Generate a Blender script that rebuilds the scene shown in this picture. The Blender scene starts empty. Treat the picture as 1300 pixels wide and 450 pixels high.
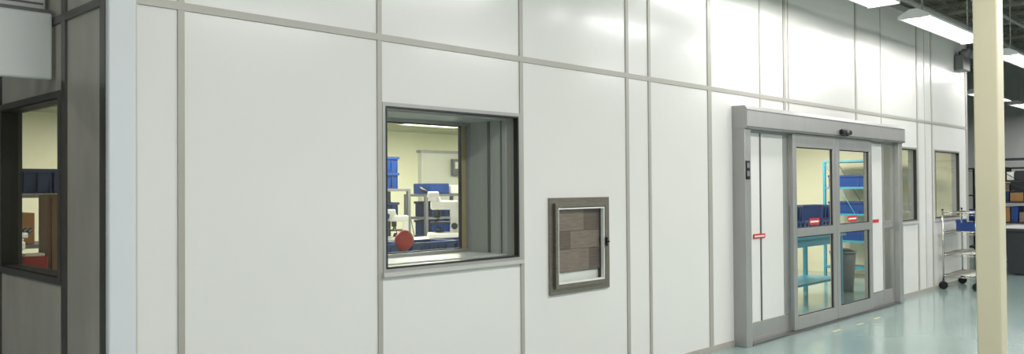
import bpy, bmesh, math, random
from mathutils import Vector, Matrix
random.seed(4)
sc=bpy.context.scene
sc.view_settings.view_transform='Standard'

# ---------------------------------------------------------------- materials
MATS={}
def lin(c): 
    return tuple(((x/255)/12.92 if x/255<=.04045 else ((x/255+.055)/1.055)**2.4) for x in c)
def mat(name,c,rough=.5,metal=0.,var=.06,scale=6.,bump=0.,stretch=(1,1,1),emit=0.,coat=0.,emc=None):
    if name in MATS: return MATS[name]
    m=bpy.data.materials.new(name); m.use_nodes=True
    nt=m.node_tree; b=nt.nodes['Principled BSDF']
    col=lin(c)
    tc=nt.nodes.new('ShaderNodeTexCoord'); mp=nt.nodes.new('ShaderNodeMapping')
    mp.inputs['Scale'].default_value=stretch
    nt.links.new(tc.outputs['Object'],mp.inputs['Vector'])
    n=nt.nodes.new('ShaderNodeTexNoise'); n.inputs['Scale'].default_value=scale; n.inputs['Detail'].default_value=4
    nt.links.new(mp.outputs['Vector'],n.inputs['Vector'])
    r=nt.nodes.new('ShaderNodeValToRGB')
    r.color_ramp.elements[0].position=.3; r.color_ramp.elements[1].position=.7
    r.color_ramp.elements[0].color=(*[max(0,x*(1-var)) for x in col],1)
    r.color_ramp.elements[1].color=(*[min(1,x*(1+var)) for x in col],1)
    nt.links.new(n.outputs['Fac'],r.inputs['Fac']); nt.links.new(r.outputs['Color'],b.inputs['Base Color'])
    b.inputs['Roughness'].default_value=rough; b.inputs['Metallic'].default_value=metal
    b.inputs['Coat Weight'].default_value=coat
    if coat>0: b.inputs['Coat Roughness'].default_value=.12
    if bump>0:
        bp=nt.nodes.new('ShaderNodeBump'); bp.inputs['Strength'].default_value=bump; bp.inputs['Distance'].default_value=.01
        nt.links.new(n.outputs['Fac'],bp.inputs['Height']); nt.links.new(bp.outputs['Normal'],b.inputs['Normal'])
    if emit>0:
        b.inputs['Emission Color'].default_value=(*(emc or col),1); b.inputs['Emission Strength'].default_value=emit
    MATS[name]=m; return m
def glassmat(name,tint=(.93,.96,.94),refl=1.0):
    # single-sheet pane: transparent + fresnel reflection, same from both sides
    m=bpy.data.materials.new(name); m.use_nodes=True; nt=m.node_tree
    nt.nodes.remove(nt.nodes['Principled BSDF']); o=nt.nodes['Material Output']
    t=nt.nodes.new('ShaderNodeBsdfTransparent'); t.inputs[0].default_value=(*tint,1)
    g=nt.nodes.new('ShaderNodeBsdfGlossy'); g.inputs['Roughness'].default_value=.01
    geo=nt.nodes.new('ShaderNodeNewGeometry'); ior=nt.nodes.new('ShaderNodeMath'); ior.operation='MULTIPLY_ADD'
    ior.inputs[1].default_value=1/1.5-1.5; ior.inputs[2].default_value=1.5
    nt.links.new(geo.outputs['Backfacing'],ior.inputs[0])
    f=nt.nodes.new('ShaderNodeFresnel'); nt.links.new(ior.outputs[0],f.inputs[0])
    mu=nt.nodes.new('ShaderNodeMath'); mu.operation='MULTIPLY'; mu.inputs[1].default_value=refl
    x=nt.nodes.new('ShaderNodeMixShader')
    nt.links.new(f.outputs[0],mu.inputs[0]); nt.links.new(mu.outputs[0],x.inputs[0]); nt.links.new(t.outputs[0],x.inputs[1]); nt.links.new(g.outputs[0],x.inputs[2])
    nt.links.new(x.outputs[0],o.inputs['Surface']); MATS[name]=m; return m

panel=mat('wall_panel_white',(218,217,213),.24,0,.012,1.2,bump=.02,coat=.25)
batten=mat('batten_grey',(168,165,157),.4,.15,.03,5)
battenl=mat('batten_light',(190,188,181),.4,.1,.03,5)
sidep=mat('side_panel_shade_grey',(170,165,156),.40,.1,.12,5,stretch=(1,1,.35))  # panel colour darkened to carry part of the side wall's shade
darktrim=mat('dark_trim',(100,98,94),.35,.5,.05,8)
cornerm=mat('corner_post_white',(208,211,214),.4,0,.02,2)
alu=mat('anodised_aluminium',(166,166,164),.36,.45,.04,10,stretch=(1,1,.2))
alud=mat('aluminium_dark',(105,105,104),.4,.5,.05,10)
black=mat('black_gasket',(30,30,30),.5,0,.1,10)
steel=mat('stainless_steel',(136,130,120),.36,.8,.10,14,stretch=(1,1,6))
white=mat('white_plastic',(225,225,220),.45,0,.02,4)
whitem=mat('white_enamel_steel',(230,231,230),.4,0,.02,2)
offw=mat('offwhite_partition',(214,214,200),.5,0,.02,2)
cream=mat('cream_paint',(238,233,208),.6,0,.02,2)
creamceil=mat('ceiling_tile_cream',(168,165,142),.8,0,.04,8)
reveal=mat('reveal_blue_grey',(172,175,172),.35,0,.05,3,stretch=(4,4,.4))
tan=mat('tan_post',(160,144,104),.5,0,.05,5)
floorm=mat('epoxy_floor_teal',(142,164,160),.20,0,.04,.9,coat=.5)
blue=mat('blue_bin_plastic',(28,62,128),.4,0,.08,5)
dblue=mat('dark_blue_bin_plastic',(24,42,84),.4,0,.08,5)
teal=mat('teal_steel_paint',(60,146,170),.4,0,.04,5)
red=mat('red_vinyl',(150,34,30),.4,0,.05,5)
redp=mat('red_sticker',(190,44,44),.5,0,.04,30)
grey=mat('grey_plastic',(112,114,114),.5,0,.05,5)
dgrey=mat('dark_grey_plastic',(48,50,54),.5,0,.06,5)
card=mat('cardboard_brown',(150,112,70),.8,0,.08,10)
wood=mat('brown_wood_cabinet',(118,96,68),.5,0,.15,9,stretch=(1,1,.15))
brown1=mat('carton_reflection_dark_brown',(94,80,71),.5,0,.22,16,stretch=(.6,.6,5))  # shelf boxes, and the dark reflection bands painted in the hatch
brown2=mat('carton_reflection_mid_brown',(122,108,98),.5,0,.22,16,stretch=(.6,.6,5))  # shelf boxes, and the paler reflection bands painted in the hatch
chrome=mat('chrome_wire',(190,188,180),.22,.95,.03,6)
yellow=mat('yellow_floor_tape',(172,176,138),.5,0,.12,20)
postm=mat('column_cream_paint',(200,192,166),.42,0,.02,3)
hallw=mat('hall_wall_grey',(186,188,186),.7,0,.04,2)
deck=mat('roof_deck_grey',(158,152,140),.8,0,.15,2)
joistm=mat('joist_paint_grey',(178,175,164),.6,0,.06,5)
pipem=mat('pipe_white',(225,223,216),.5,0,.04,5)
tube=mat('fluorescent_tube',(255,255,250),.4,0,0,1,emit=9.0,emc=(1,.985,.95))
panelglow=mat('ceiling_light_diffuser',(255,248,215),.4,0,0,1,emit=3.0,emc=(1,.93,.72))
black2=mat('black_metal',(30,30,32),.35,.3,.05,8)
screen=mat('monitor_screen',(20,26,36),.15,0,.1,3)
glass=glassmat('clear_glass'); glass2=glassmat('clear_glass_thin',(.95,.97,.96),.8)

# ---------------------------------------------------------------- builder
class B:
    def __init__(s,name): s.name=name; s.bm=bmesh.new(); s.m=[]
    def mi(s,m):
        if m not in s.m: s.m.append(m)
        return s.m.index(m)
    def _fin(s,verts,m,smooth=False):
        i=s.mi(m)
        for f in {f for v in verts for f in v.link_faces}: f.material_index=i; f.smooth=smooth
    def box(s,x0,x1,y0,y1,z0,z1,m,bev=0.,rot=None):
        r=bmesh.ops.create_cube(s.bm,size=1)['verts']
        for v in r: v.co=Vector(((x0+x1)/2+v.co.x*(x1-x0),(y0+y1)/2+v.co.y*(y1-y0),(z0+z1)/2+v.co.z*(z1-z0)))
        if rot:
            c=Vector(((x0+x1)/2,(y0+y1)/2,(z0+z1)/2)); bmesh.ops.rotate(s.bm,verts=r,cent=c,matrix=Matrix.Rotation(rot[0],3,rot[1]))
        s._fin(r,m)
        if bev>0:
            e=list({e for v in r for e in v.link_edges}); i=s.mi(m)
            q=bmesh.ops.bevel(s.bm,geom=e,offset=bev,segments=3,affect='EDGES',profile=.5)
            for f in q['faces']: f.material_index=i; f.smooth=True
        return s
    def pane(s,a0,a1,t,z0,z1,m,ax='y'):
        if ax=='y': c=[(a0,t,z0),(a1,t,z0),(a1,t,z1),(a0,t,z1)]
        else: c=[(t,a1,z0),(t,a0,z0),(t,a0,z1),(t,a1,z1)]
        f=s.bm.faces.new([s.bm.verts.new(p) for p in c]); f.material_index=s.mi(m); return s
    def cyl(s,a,b,r,m,r2=None,seg=12):
        a=Vector(a);b=Vector(b);d=b-a
        q=bmesh.ops.create_cone(s.bm,cap_ends=True,segments=seg,radius1=r,radius2=r if r2 is None else r2,depth=d.length)['verts']
        M=Matrix.Translation((a+b)/2)@d.to_track_quat('Z','Y').to_matrix().to_4x4()
        bmesh.ops.transform(s.bm,matrix=M,verts=q); s._fin(q,m)
        for f in {f for v in q for f in v.link_faces}: f.smooth=len(f.verts)==4
        return s
    def sph(s,c,r,m):
        q=bmesh.ops.create_uvsphere(s.bm,u_segments=20,v_segments=12,radius=1)['verts']
        for v in q: v.co=Vector((c[0]+v.co.x*r[0],c[1]+v.co.y*r[1],c[2]+v.co.z*r[2]))
        s._fin(q,m,True); return s
    def prism(s,pts,x0,x1,m,axis='x'):
        def P(a,t):
            return (t,a[0],a[1]) if axis=='x' else (a[0],t,a[1]) if axis=='y' else (a[0],a[1],t)
        v0=[s.bm.verts.new(P(p,x0)) for p in pts]; v1=[s.bm.verts.new(P(p,x1)) for p in pts]
        n=len(pts); i=s.mi(m); fs=[s.bm.faces.new(v0),s.bm.faces.new(v1[::-1])]
        for k in range(n): fs.append(s.bm.faces.new((v0[k],v1[k],v1[(k+1)%n],v0[(k+1)%n])))
        for f in fs: f.material_index=i
        bmesh.ops.recalc_face_normals(s.bm,faces=fs); return s
    def frame(s,x0,x1,z0,z1,y0,y1,w,m,ax='y'):
        for (a,b,c,d) in ((x0,x0+w,z0,z1),(x1-w,x1,z0,z1),(x0+w,x1-w,z0,z0+w),(x0+w,x1-w,z1-w,z1)):
            if ax=='y': s.box(a,b,y0,y1,c,d,m)
            else: s.box(y0,y1,a,b,c,d,m)
        return s
    def done(s,loc=None):
        me=bpy.data.meshes.new(s.name); s.bm.to_mesh(me); s.bm.free()
        for m in s.m: me.materials.append(m)
        o=bpy.data.objects.new(s.name,me); sc.collection.objects.link(o)
        if loc: o.location=loc
        return o
def dup(o,loc,rz=0):
    n=bpy.data.objects.new(o.name.split('.')[0],o.data); sc.collection.objects.link(n); n.location=loc; n.rotation_euler[2]=rz; return n

def holes_wall(name,a0,a1,z0,z1,t0,t1,holes,m,ax='y'):
    b=B(name); xs=sorted({a0,a1,*[h[0] for h in holes],*[h[1] for h in holes]})
    for i in range(len(xs)-1):
        xa,xb=xs[i],xs[i+1]; hs=sorted([h for h in holes if h[0]<=xa+1e-6 and h[1]>=xb-1e-6],key=lambda h:h[2])
        z=z0
        segs=[]
        for h in hs:
            if h[2]>z: segs.append((z,h[2]))
            z=h[3]
        if z<z1: segs.append((z,z1))
        for (c,d) in segs:
            if ax=='y': b.box(xa,xb,t0,t1,c,d,m)
            else: b.box(t0,t1,xa,xb,c,d,m)
    bmesh.ops.remove_doubles(b.bm,verts=b.bm.verts,dist=1e-5)
    return b.done()

XC=1.52; XE=14.95; YB=8.0; H=4.0
# ---------------------------------------------------------------- room shell
B('floor').box(-7,27,-9,12,-.1,0,floorm).done()
holes_wall('wall_front',XC,XE,0,H,0,.1,[(3.13,4.31,1.06,2.06),(4.66,5.30,.79,1.44),(7.36,11.58,0,2.13),(11.72,12.5,1.06,2.06),(13.32,14.46,1.06,2.06)],panel)
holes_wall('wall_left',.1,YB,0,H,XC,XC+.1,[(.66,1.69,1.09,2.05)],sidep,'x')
B('wall_right').box(XE-.1,XE,.1,YB,0,H,cream).done()
B('wall_back').box(XC,XE,YB,YB+.1,0,H,cream).done()
holes_wall('wall_inner_liner',XC+.1,6.9,0,2.6,.5,.56,[(3.13,4.31,1.06,2.06)],cream)
B('wall_liner_return').box(6.84,6.9,.1,.5,0,2.6,cream).done()
c=B('ceiling_cleanroom'); c.box(XC+.1,XE-.1,.1,YB,2.6,2.66,creamceil)
for i in range(1,11): c.box(XC+.1+i*1.2-.012,XC+.1+i*1.2+.012,.1,YB,2.595,2.6,battenl)
for i in range(1,7): c.box(XC+.1,XE-.1,i*1.2-.012,i*1.2+.012,2.595,2.6,battenl)
c.done()
B('ceiling_cleanroom_roof').box(XC,XE,0,YB+.1,H,H+.04,hallw).done()
# hall
B('wall_east').box(27,27.1,-9,12,0,5.7,hallw).done()
B('wall_west').box(-7.1,-7,-9,12,0,5.7,hallw).done()
B('wall_north').box(-7,27,12,12.1,0,5.7,hallw).done()
B('wall_south').box(-7,27,-9.1,-9,0,5.7,hallw).done()
cb=B('ceiling'); cb.box(-7,27,-9,12,5.6,5.7,deck)
for i in range(0,84): 
    y=-9+i*.25; cb.box(-7,27,y,y+.1,5.57,5.6,deck)
cb.done()
# joists along Y
j=B('roof_joist')
j.box(-.05,.05,-9,12,5.49,5.56,joistm); j.box(-.05,.05,-9,12,4.95,5.0,joistm)
n=42
for i in range(n):
    y=-9+i*.5; za,zb=(4.98,5.5) if i%2==0 else (5.5,4.98); j.cyl((0,y,za),(0,y+.5,zb),.014,joistm,seg=6)
jo=j.done((-6,0,0))
for k in range(1,17): dup(jo,(-6+k*2.0,0,0))
for nm,y,z,r,m in (('ceiling_pipe',1.2,4.9,.05,pipem),('ceiling_pipe',.2,4.8,.03,pipem),('ceiling_pipe',3.0,4.85,.07,joistm),('ceiling_pipe',-.5,4.86,.04,joistm),('ceiling_pipe',4.2,4.9,.04,pipem),('ceiling_pipe',-1.4,4.9,.035,pipem)):
    B(nm).cyl((2,y,z),(26.9,y,z),r,m).done()
d=B('ventilation_duct'); d.box(4,26,5.4,6.4,4.4,4.9,joistm,bev=.02)
for i in range(15): d.box(5+i*1.45,5.04+i*1.45,5.38,6.42,4.38,4.94,alu)
d.done()

# ---------------------------------------------------------------- wall battens
t=B('trim_1'); e=.008
def vb(x,w,z0=0,z1=H,m=batten): t.box(x-w/2,x+w/2,-e,0,z0,z1,m)
vb(1.637,.012,m=battenl); vb(1.86,.034); vb(3.09,.034,0,H); vb(4.345,.036)
vb(5.62,.04); vb(5.94,.035); vb(6.92,.065); vb(7.92,.03,2.34,H,battenl)
vb(8.46,.05,2.34,H); vb(8.56,.03,2.34,H,battenl); vb(10.39,.05,2.34); vb(11.22,.03,2.34,m=battenl); vb(12.58,.05); vb(12.9,.03,m=battenl); vb(13.2,.05); vb(14.9,.10)
t.box(1.64,XE,-e-.001,0,2.455,2.495,batten)
t.box(1.64,XE,-.02,0,H-.05,H,battenl)
t.done()
B('baseboard_front').box(1.64,7.33,-.012,0,0,.06,batten).box(11.61,XE,-.012,0,0,.06,batten).done()
cp=B('trim_2'); cp.box(XC-.012,1.637,-.012,.03,0,H,cornerm,bev=.01); cp.done()
t=B('trim_3'); x=XC
def vs(y0,y1,m=darktrim,z0=0,z1=H): t.box(x-.012,x,y0,y1,z0,z1,m)
vs(.03,.10); vs(.575,.635); vs(1.72,1.78); vs(3.0,3.06)
t.box(x-.013,x,.1,6,2.44,2.48,darktrim)
t.done()

# ---------------------------------------------------------------- windows
def window(name,x0,x1,z0,z1,y0=0.,depth=.1,sill=True):
    b=B(name); b.frame(x0-.022,x1+.022,z0-.022,z1+.022,-.010,0.0-.0005,.024,alu)
    b.frame(x0+.001,x1-.001,z0+.001,z1-.001,-.012,.03,.011,black)
    if sill: b.box(x0-.03,x1+.03,-.03,-.001,z0-.045,z0-.02,battenl)
    b.frame(x0+.001,x1-.001,z0+.001,z1-.001,.03,.099,.010,alu)
    b.pane(x0+.01,x1-.01,.023,z0+.01,z1-.01,glass)
    return b.done()
window('window_1',3.13,4.31,1.06,2.06)
window('window_2',11.72,12.5,1.06,2.06)
window('window_3',13.32,14.46,1.06,2.06)
r=B('window_4'); 
r.box(4.29,4.309,.1,.5,1.06,2.06,reveal); r.box(3.131,3.15,.1,.5,1.06,2.06,reveal)
r.box(4.284,4.29,.26,.285,1.081,2.04,alud); r.box(4.284,4.29,.14,.15,1.081,2.04,alud)
r.box(3.15,4.29,.1,.5,1.061,1.08,reveal); r.box(3.15,4.29,.1,.5,2.04,2.059,reveal)
r.frame(3.15,4.29,1.08,2.04,.47,.555,.022,alu); r.box(4.228,4.268,.50,.54,1.102,2.018,tan)
r.frame(3.172,4.228,1.102,2.018,.505,.53,.008,black)
r.pane(3.18,4.228,.512,1.11,2.01,glass2); r.done()
s=B('window_5')
s.frame(.63,1.72,1.06,2.08,XC-.02,XC-.0005,.035,darktrim,'x'); s.frame(.661,1.689,1.091,2.049,XC-.015,XC+.099,.012,black,'x')
s.pane(.672,1.678,XC+.03,1.102,2.038,glass,'x'); s.done()

# ---------------------------------------------------------------- pass-through
p=B('pass_through_hatch')
x0,x1,z0,z1=4.63,5.34,.755,1.475
p.frame(x0,x1,z0,z1,-.022,-.0005,.06,steel)
p.frame(x0+.035,x1-.045,z0+.045,z1-.04,-.045,-.022,.03,steel)
p.frame(x0+.07,x1-.075,z0+.075,z1-.075,-.035,-.005,.012,white)
p.pane(x0+.082,x1-.087,-.018,z0+.087,z1-.087,glass2)
p.box(4.661,4.68,0,.42,.791,1.439,steel); p.box(5.28,5.299,0,.42,.791,1.439,steel)
p.box(4.68,5.28,0,.42,.791,.81,white); p.box(4.68,5.28,0,.42,1.42,1.439,steel); p.box(4.661,5.299,.42,.45,.791,1.439,steel)
p.box(5.255,5.275,-.062,-.045,1.09,1.16,black2,bev=.005); p.cyl((5.265,-.06,1.125),(5.265,-.078,1.125),.008,black2)
p.done()
cs=B('hatch_reflection_blocks')  # banded blocks stand in for the brown reflection in the stainless hatch
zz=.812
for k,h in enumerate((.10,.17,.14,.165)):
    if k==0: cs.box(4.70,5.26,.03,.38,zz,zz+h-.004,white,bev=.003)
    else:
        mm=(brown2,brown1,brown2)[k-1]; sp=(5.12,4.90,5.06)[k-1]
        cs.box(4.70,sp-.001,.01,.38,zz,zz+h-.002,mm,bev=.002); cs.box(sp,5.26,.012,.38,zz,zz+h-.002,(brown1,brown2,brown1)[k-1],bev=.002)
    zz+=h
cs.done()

# ---------------------------------------------------------------- sliding door
D=B('door_1')
D.box(7.34,7.46,-.135,.1,0,2.12,alu,bev=.006); D.box(11.45,11.58,-.135,.1,0,2.12,alu,bev=.006)
D.prism([(-.165,2.115),(-.165,2.30),(-.14,2.335),(0,2.335),(0,2.13),(.1,2.13),(.1,2.115)],7.335,11.6,alu)
D.box(7.335,11.6,-.168,-.164,2.12,2.135,alud); D.box(7.335,11.6,-.167,-.164,2.285,2.292,alud)
D.box(7.46,11.45,-.14,.1,0,.02,alud)
D.frame(7.46,8.42,.02,2.115,-.062,-.02,.03,alu); D.box(7.49,8.39,-.05,-.03,.2,2.085,panel)
D.box(7.49,8.39,-.058,-.022,.03,.19,alu); D.box(7.79,7.815,-.056,-.05,.2,2.085,alud); D.box(8.30,8.39,-.055,-.05,.2,2.085,alu)
D.frame(10.55,11.45,.02,2.115,-.062,-.02,.03,alu); D.box(10.58,11.08,-.05,-.03,.2,2.085,panel); D.box(11.08,11.12,-.06,-.02,.05,2.085,alu)
D.pane(11.12,11.42,-.041,.2,2.085,glass2); D.box(10.58,11.42,-.058,-.022,.03,.19,alu); D.box(11.12,11.42,-.058,-.022,1.0,1.09,alu)
for a,b_ in ((8.40,9.50),(9.51,10.57)):
    y0,y1=-.118,-.072; w=.085
    D.box(a,a+w,y0,y1,.025,2.11,alu,bev=.004); D.box(b_-w,b_,y0,y1,.025,2.11,alu,bev=.004)
    D.box(a+w,b_-w,y0,y1,.025,.16,alu); D.box(a+w,b_-w,y0,y1,1.01,1.10,alu); D.box(a+w,b_-w,y0,y1,1.97,2.11,alu)
    D.pane(a+w,b_-w,-.095,.16,1.01,glass2); D.pane(a+w,b_-w,-.095,1.10,1.97,glass2)
    D.frame(a+w,b_-w,1.10,1.97,-.102,-.088,.010,black); D.frame(a+w,b_-w,.16,1.01,-.102,-.088,.010,black)
D.box(9.495,9.515,-.11,-.08,.03,2.11,black)
D.box(9.48,9.74,-.215,-.165,2.14,2.20,black2,bev=.015); D.sph((9.61,-.212,2.155),(.05,.02,.03),black)
D.box(7.35,7.43,-.142,-.135,1.62,1.80,black2,bev=.003); D.box(7.365,7.415,-.145,-.142,1.73,1.78,grey); D.box(7.365,7.415,-.145,-.142,1.65,1.70,grey)
D.box(7.64,7.88,-.061,-.055,1.03,1.075,redp); D.box(7.66,7.86,-.062,-.061,1.045,1.058,white)
D.box(8.82,9.07,-.1005,-.0985,1.125,1.195,redp); D.box(8.84,9.05,-.1015,-.1005,1.15,1.168,white)
D.box(9.86,10.12,-.1005,-.0985,1.125,1.195,redp); D.box(9.88,10.10,-.1015,-.1005,1.15,1.168,white)
D.box(10.75,10.95,-.053,-.0495,1.08,1.12,redp)
D.done()
tp=B('floor_marking_tape')
for x0,y0,x1,y1 in ((8.75,-.39,8.95,-.36),(9.35,-.41,9.52,-.38),(9.9,-.39,10.08,-.36),(9.5,-.60,9.53,-.5)): tp.box(x0,x1,y0,y1,.0005,.003,yellow)
tp.done()

# ---------------------------------------------------------------- column
B('steel_column').box(7.50,7.68,-2.27,-2.09,0,5.55,postm,bev=.012).box(7.44,7.74,-2.33,-2.03,0,.02,postm).done()

# ---------------------------------------------------------------- sign panels on left wall
a=B('projecting_wall_sign'); a.box(.5,XC-.016,.75,.80,2.145,2.50,whitem,bev=.012)
a.box(.52,XC-.012,.765,.785,2.47,2.52,grey); a.done()
a=B('projecting_upper_sign'); a.box(.4,XC-.016,.86,.92,2.53,3.3,whitem,bev=.012); a.box(.42,1.49,.856,.861,2.56,2.57,grey); a.done()
ex=B('emergency_light'); ex.box(14.3,14.66,-.14,-.0095,3.36,3.60,grey,bev=.015); 
for q in (14.36,14.58): ex.cyl((q,-.1,3.64),(q,-.2,3.62),.055,grey,.07); ex.cyl((q,-.06,3.58),(q,-.08,3.66),.02,dgrey)
ex.done()

# ---------------------------------------------------------------- fluorescent fixtures
def fixture():
    b=B('fluorescent_light')
    b.prism([(-.05,.0),(-.05,.07),(.05,.07),(.05,0)],-1.22,1.22,whitem)
    b.prism([(-.05,.05),(-.17,-.03),(-.175,-.025),(-.05,.06)],-1.22,1.22,whitem); b.prism([(.05,.05),(.17,-.03),(.175,-.025),(.05,.06)],-1.22,1.22,whitem)
    for y in (-.085,.085):
        b.cyl((-1.19,y,-.015),(1.19,y,-.015),.019,tube)
    for x in (-1.215,1.2): b.prism([(-.17,-.04),(-.17,.0),(-.05,.07),(.05,.07),(.17,0),(.17,-.04)],x,x+.015,whitem)
    return b
def lampset(x,y,z,pw,first=[None]):
    if first[0] is None: o=fixture().done((x,y,z)); first[0]=o
    else: o=dup(first[0],(x,y,z))
    hg=B('hanger_chain')
    for dx in (-.9,.9): hg.cyl((dx,0,.07),(dx,0,5.57-z),.008,alu,seg=6)
    h=hg.done(); h.parent=o
    l=bpy.data.lights.new('fluorescent_glow','AREA'); l.shape='RECTANGLE'; l.size=2.35; l.size_y=.26; l.energy=pw; l.color=(1,.99,.975)
    lo=bpy.data.objects.new('lamp_glow',l); sc.collection.objects.link(lo); lo.parent=o; lo.location=(0,0,-.045)
PW=90
for x in (8.15,11.5,15.5,19.0): lampset(x,-.72,3.55,PW*.27)
for x in (21.0,24.5): lampset(x,1.2,3.55,PW*.6)
for x in (-1.2,2.6,6.2,9.8,13.4,17): lampset(x,-3.4,4.0,PW)  # leftmost fixture is added out of view to brighten the left sign
for x in (2,6,10,14,19): lampset(x,-6.6,4.0,PW)
for y in (.5,4.0): lampset(-3.2,y,4.0,PW*.7)  # unseen fixtures added in the left hall to lift the dark side wall

# cleanroom lights
cl=None
for x,y in ((4.0,2.4),(6.4,3.6),(8.8,2.4),(11.2,3.6),(13.0,1.8),(4.0,6.0),(8.8,6.0),(12.4,6.0)):
    if cl is None:
        b=B('ceiling_light_panel'); b.box(-.6,.6,-.3,.3,0,.02,panelglow)
        b.box(-.62,.62,-.32,-.3,-.01,.02,white); b.box(-.62,.62,.3,.32,-.01,.02,white); b.box(-.62,-.6,-.3,.3,-.01,.02,white); b.box(.6,.62,-.3,.3,-.01,.02,white)
        cl=b.done((x,y,2.57)); o=cl
    else: o=dup(cl,(x,y,2.57))
    l=bpy.data.lights.new('panel_glow','AREA'); l.shape='RECTANGLE'; l.size=1.15; l.size_y=.55; l.energy=68; l.color=(1,.955,.83)
    lo=bpy.data.objects.new('panel_glow',l); sc.collection.objects.link(lo); lo.parent=o; lo.location=(0,0,-.015)

# ---------------------------------------------------------------- storage bin (stackable tote)
def tote(name,w,d,h,m):
    b=B(name); t=.012
    b.prism([(-d/2+.02,0),(d/2-.02,0),(d/2,h),(d/2-t,h),(d/2-.02-t,t),(-d/2+.02+t,t),(-d/2+t,h),(-d/2,h)],-w/2+.01,w/2-.01,m)
    b.box(-w/2,-w/2+t,-d/2+.005,d/2-.005,0,h,m); b.box(w/2-t,w/2,-d/2+.005,d/2-.005,0,h,m)
    b.box(-w/2-.012,w/2+.012,-d/2-.012,-d/2+.006,h-.03,h,m); b.box(-w/2-.012,w/2+.012,d/2-.006,d/2+.012,h-.03,h,m)
    b.box(-w/2-.012,-w/2+.006,-d/2,d/2,h-.03,h,m); b.box(w/2-.006,w/2+.012,-d/2,d/2,h-.03,h,m)
    for i in range(1,5): b.box(-w/2+i*w/5-.004,-w/2+i*w/5+.004,-d/2-.006,-d/2+.015,.02,h-.03,m)
    b.box(-w/2+.04,w/2-.04,-d/2+.03,d/2-.03,h*.6,h*.7,grey)
    return b.done()
tb=tote('storage_bin',.5,.36,.2,blue); tb.location=(-5,8,0)
tbd=tote('dark_storage_bin',.5,.36,.2,dblue); tbd.location=(-5,9,0)
def stack(x,y,z,n,src=tb,rz=0):
    for i in range(n): dup(src,(x,y,z+i*.202),rz)

# ---------------------------------------------------------------- wire cart at far right of wall
c=B('wire_shelf_cart'); X0,X1,Y0,Y1=13.42,14.35,-.52,-.07
for x in (X0,X1):
    for y in (Y0,Y1):
        c.cyl((x,y,.13),(x,y,1.18),.013,chrome); c.cyl((x,y,.06),(x,y,.14),.018,dgrey)
        c.cyl((x-.018,y,.06),(x+.018,y,.06),.06,black2,seg=20); c.cyl((x,y,1.18),(x,y,1.195),.016,black)
for z in (.22,.54,.86,1.14):
    for y in (Y0,Y1): c.cyl((X0,y,z),(X1,y,z),.007,chrome,seg=8); c.cyl((X0,y,z-.035),(X1,y,z-.035),.005,chrome,seg=8)
    for x in (X0,X1): c.cyl((x,Y0,z),(x,Y1,z),.007,chrome,seg=8); c.cyl((x,Y0,z-.035),(x,Y1,z-.035),.005,chrome,seg=8)
    for i in range(1,24): 
        x=X0+(X1-X0)*i/24; c.cyl((x,Y0,z),(x,Y1,z),.0035,chrome,seg=6)
    for i in range(1,12):
        y=Y0+(Y1-Y0)*i/12; 
        if i%4==0: c.cyl((X0,y,z-.006),(X1,y,z-.006),.004,chrome,seg=6)
c.done()
pt=B('parts_bin'); pt.prism([(-.15,0),(.13,0),(.15,.16),(.138,.16),(.12,.012),(-.14,.012),(-.138,.10),(-.15,.10)],-.1,.1,blue); pt.box(-.11,-.1,-.15,.14,0,.11,blue); pt.box(.1,.11,-.15,.14,0,.11,blue)
pb=pt.done((13.75,-.33,.869)); dup(pb,(14.05,-.33,.869))
# ---------------------------------------------------------------- far racks
def rack(name,x0,x1,y0,y1,zs,m,load=None):
    b=B(name); top=zs[-1]+.03
    for x in (x0,x1-.04):
        for y in (y0,y1-.04): b.box(x,x+.04,y,y+.04,0,top,m)
    for z in zs: b.box(x0+.005,x1-.005,y0+.005,y1-.005,z,z+.03,m)
    b.cyl((x0+.02,y0+.02,zs[0]),(x0+.02,y1-.02,zs[-1]),.006,m,seg=6); b.cyl((x1-.02,y0+.02,zs[0]),(x1-.02,y1-.02,zs[-1]),.006,m,seg=6)
    return b.done()
rack('shelving_rack',17.0,17.6,-2.6,.35,(.15,.85,1.22,1.6,2.0),dgrey)
bx=B('boxes_on_shelf')
for z in (.881,1.251,1.631):
    y=-2.5
    while y<.1:
        w=random.uniform(.12,.24); h=random.uniform(.14,.29); m=random.choice([card,dgrey,brown2,brown1,dblue,white,blue])
        bx.box(17.06,17.5,y,y+w-.02,z,z+h,m,bev=.006); y+=w
bx.done()
b=B('large_black_tote'); b.prism([(-1.2,.02),(-.25,.02),(-.18,.78),(-1.27,.78)],16.3,16.9,dgrey); b.box(16.27,16.93,-1.3,-.15,.74,.79,dgrey,bev=.01); b.box(16.3,16.9,-1.25,-.2,.79,.84,white,bev=.01)
for y in (-1.1,-.35): b.cyl((16.4,y-.02,.04),(16.4,y+.02,.04),.04,black2); b.cyl((16.8,y-.02,.04),(16.8,y+.02,.04),.04,black2)
b.done()
rack('shelving_rack',20.5,21.2,-3,1.6,(.15,.75,1.3,1.9),dgrey)
bx=B('bins_on_shelf')
for z in (.181,.781,1.331):
    y=-2.9
    while y<1.3:
        w=random.uniform(.2,.38); bx.box(20.56,21.1,y,y+w-.03,z,z+random.uniform(.2,.4),random.choice([card,dgrey,blue,dblue,brown2]),bev=.008); y+=w
bx.done()

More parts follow.
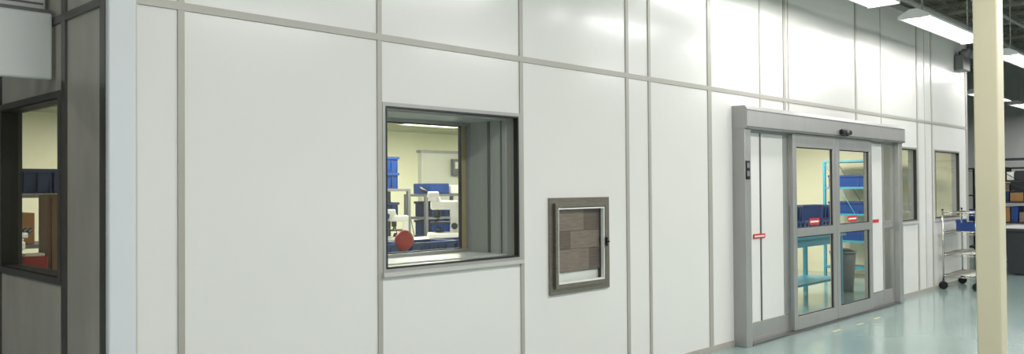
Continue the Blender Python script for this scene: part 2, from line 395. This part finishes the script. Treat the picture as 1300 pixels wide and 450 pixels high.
# ---------------------------------------------------------------- interior furniture
def table(name,x0,x1,y0,y1,h,mt,ml,shelf=True):
    b=B(name); b.box(x0,x1,y0,y1,h-.04,h,mt,bev=.006)
    for x in (x0+.04,x1-.09):
        for y in (y0+.04,y1-.09): b.box(x,x+.05,y,y+.05,.0,h-.04,ml)
    b.box(x0+.05,x1-.05,y0+.05,y0+.08,h-.14,h-.04,ml); b.box(x0+.05,x1-.05,y1-.08,y1-.05,h-.14,h-.04,ml)
    if shelf: b.box(x0+.06,x1-.06,y0+.06,y1-.06,.22,.25,ml)
    return b.done()
def microscope(x,y,z,rz=0,s=1.):
    b=B('microscope'); w=whitem
    b.box(-.11,.11,-.15,.15,0,.05,w,bev=.018); b.box(-.04,.04,.06,.14,.04,.30,w,bev=.015)
    b.box(-.05,.05,-.12,.14,.26,.345,w,bev=.02); b.box(-.08,.08,-.12,.06,.13,.15,dgrey,bev=.004)
    b.cyl((0,-.06,.19),(0,-.06,.28),.036,dgrey); b.cyl((.015,-.07,.15),(.01,-.06,.21),.012,chrome); b.cyl((-.015,-.04,.16),(-.01,-.06,.21),.012,chrome)
    b.cyl((0,-.06,.33),(0,-.09,.39),.045,w); b.box(-.055,.055,-.15,-.04,.37,.43,w,bev=.018)
    for q in (-.03,.03): b.cyl((q,-.12,.40),(q,-.22,.46),.018,dgrey)
    b.cyl((-.07,.10,.11),(.07,.10,.11),.03,dgrey); b.cyl((0,-.04,.05),(0,-.04,.1),.035,dgrey,.022)
    o=b.done((x,y,z)); o.rotation_euler[2]=rz; o.scale=(s,s,s); return o
table('workbench',3.6,7.2,1.7,2.3,.86,white,grey)
for k in range(5): dup(tb,(4.5+k*.55,1.95,.861))
table('workbench',4.6,8.4,2.9,3.6,.98,white,grey)
for mx,my,ms in ((6.42,3.2,1.25),(5.80,3.25,.8),(7.2,3.3,.9)): microscope(mx,my,.981,-2.27,ms)
b=B('desk_instrument'); b.box(7.5,7.8,3.0,3.3,.981,1.22,dgrey,bev=.01); b.box(7.53,7.77,2.99,3.0,1.02,1.18,grey); b.cyl((7.65,3.15,1.22),(7.65,3.15,1.3),.02,black2); b.done()
ch=B('lab_chair'); cx,cy=4.36,1.35
ch.sph((cx,cy,1.125),(.095,.05,.085),red); ch.box(cx-.02,cx+.02,cy-.0,cy+.03,.7,1.08,black2); ch.sph((cx,cy-.2,.68),(.22,.22,.05),red)
ch.cyl((cx,cy-.2,.12),(cx,cy-.2,.66),.025,chrome)
ch.box(cx-.02,cx+.02,cy-.2,cy+.02,.66,.70,black2)
for k in range(5):
    a_=k*2*math.pi/5; px,py=cx+.27*math.cos(a_),cy-.2+.27*math.sin(a_); ch.cyl((cx,cy-.2,.12),(px,py,.08),.018,black2); ch.sph((px,py,.032),(.03,.03,.032),black2)
ch.done()
B('office_partition').box(7.6,10.4,5.0,5.08,0,2.06,offw).box(7.58,10.42,4.99,5.09,2.06,2.10,alu).done()
for x in (8.25,8.62):
    b=B('wall_control_box'); b.box(-.1,.1,-.06,0,-.12,.12,grey,bev=.008); b.box(-.07,.07,-.066,-.06,-.02,.08,white); b.cyl((.0,-.06,-.07),(0,-.075,-.07),.015,black2); b.done((x,4.998,1.86))
rack('storage_rack',5.95,6.75,4.2,4.65,(.2,.7,1.15,1.52),grey)
stack(6.33,4.42,1.552,2,tb); stack(6.33,4.42,1.182,1,tbd); stack(6.33,4.42,.732,1,tb)
rack('storage_rack',7.0,7.85,4.2,4.65,(.2,.7,1.15,1.45),grey)
stack(7.4,4.42,1.182,1,tbd); stack(7.4,4.42,.732,2,tb)
b=B('equipment_case'); b.box(7.12,7.45,4.25,4.6,1.482,1.62,blue,bev=.01); b.box(7.5,7.75,4.25,4.6,1.482,1.6,white,bev=.01); b.done()
def monitor(x,y,z,rz):
    b=B('computer_monitor'); b.box(-.26,.26,-.02,.02,.12,.46,black2,bev=.008); b.box(-.24,.24,-.023,-.02,.14,.44,screen); b.box(-.02,.02,0,.04,.0,.2,black2); b.box(-.12,.12,-.09,.09,0,.015,black2,bev=.004)
    o=b.done((x,y,z)); o.rotation_euler[2]=rz
monitor(5.3,3.3,.981,-.6)
# side-window view
rack('storage_rack',1.75,3.3,3.2,3.7,(.2,.75,1.1,1.5),grey)
for k in range(3): dup(tbd,(2.03+k*.52,3.45,1.532))
b=B('cardboard_box'); b.box(1.85,2.15,3.25,3.6,1.132,1.38,card,bev=.005); b.box(1.98,2.02,3.245,3.25,1.14,1.38,tan); b.done()
table('workbench',1.70,3.4,1.95,2.6,.95,white,grey)
b=B('wooden_cabinet'); b.box(1.90,2.42,2.12,2.32,.951,1.53,wood,bev=.006); b.box(1.92,2.14,2.10,2.12,.98,1.50,wood); b.box(2.18,2.40,2.10,2.12,.98,1.50,wood); b.cyl((2.12,2.08,1.2),(2.12,2.08,1.3),.008,chrome); b.cyl((2.20,2.08,1.2),(2.20,2.08,1.3),.008,chrome); b.done()
b=B('parts_tray'); b.box(1.71,1.86,1.98,2.10,.951,1.12,red,bev=.006); b.box(1.725,1.845,1.995,2.085,1.12,1.14,white,bev=.006); b.done()
microscope(1.78,2.46,.951,2.2,.72)
# door view
table('teal_workbench',10.2,11.9,.75,1.4,.88,teal,teal)
for k,nn in enumerate((2,1,2)): stack(10.5+k*.55,1.05,.881,nn,tb)
table('teal_workbench',12.3,13.75,2.9,3.5,.88,teal,teal)
for k in range(2): stack(12.6+k*.53,3.2,.881,2,tb)
rack('storage_rack',14.0,14.6,.9,2.0,(.15,.6,1.05,1.5,1.95),teal)
for y in (1.2,1.7):
    for z in (.63,1.08,1.53): stack(14.3,y,z+.003,1,tb,math.pi/2)
g=B('waste_bin'); g.cyl((0,0,0),(0,0,.56),.14,grey,.18,seg=24); g.cyl((0,0,.56),(0,0,.59),.19,grey,seg=24); g.cyl((0,0,.59),(0,0,.63),.17,dgrey,.07,seg=24); g.done((12.25,.95,0))
bpy.data.objects.remove(tb); bpy.data.objects.remove(tbd)

# ---------------------------------------------------------------- world + camera
w=bpy.data.worlds.new('World'); sc.world=w; w.use_nodes=True; w.node_tree.nodes['Background'].inputs[0].default_value=(.5,.5,.5,1); w.node_tree.nodes['Background'].inputs[1].default_value=.2
yaw,pi_,ro=[math.radians(a) for a in (43.937,.769,-.4)]
f=Vector((math.cos(yaw)*math.cos(pi_),math.sin(yaw)*math.cos(pi_),math.sin(pi_))); r_=Vector((math.sin(yaw),-math.cos(yaw),0)); u=r_.cross(f)
r2=r_*math.cos(ro)+u*math.sin(ro); u2=-r_*math.sin(ro)+u*math.cos(ro)
cd=bpy.data.cameras.new('camera'); cd.sensor_width=36; cd.sensor_fit='HORIZONTAL'; cd.lens=1060.3*36/1300
co=bpy.data.objects.new('camera',cd); sc.collection.objects.link(co)
M=Matrix((( r2.x,u2.x,-f.x,0),(r2.y,u2.y,-f.y,-4.094),(r2.z,u2.z,-f.z,1.55),(0,0,0,1))); co.matrix_world=M
sc.camera=co
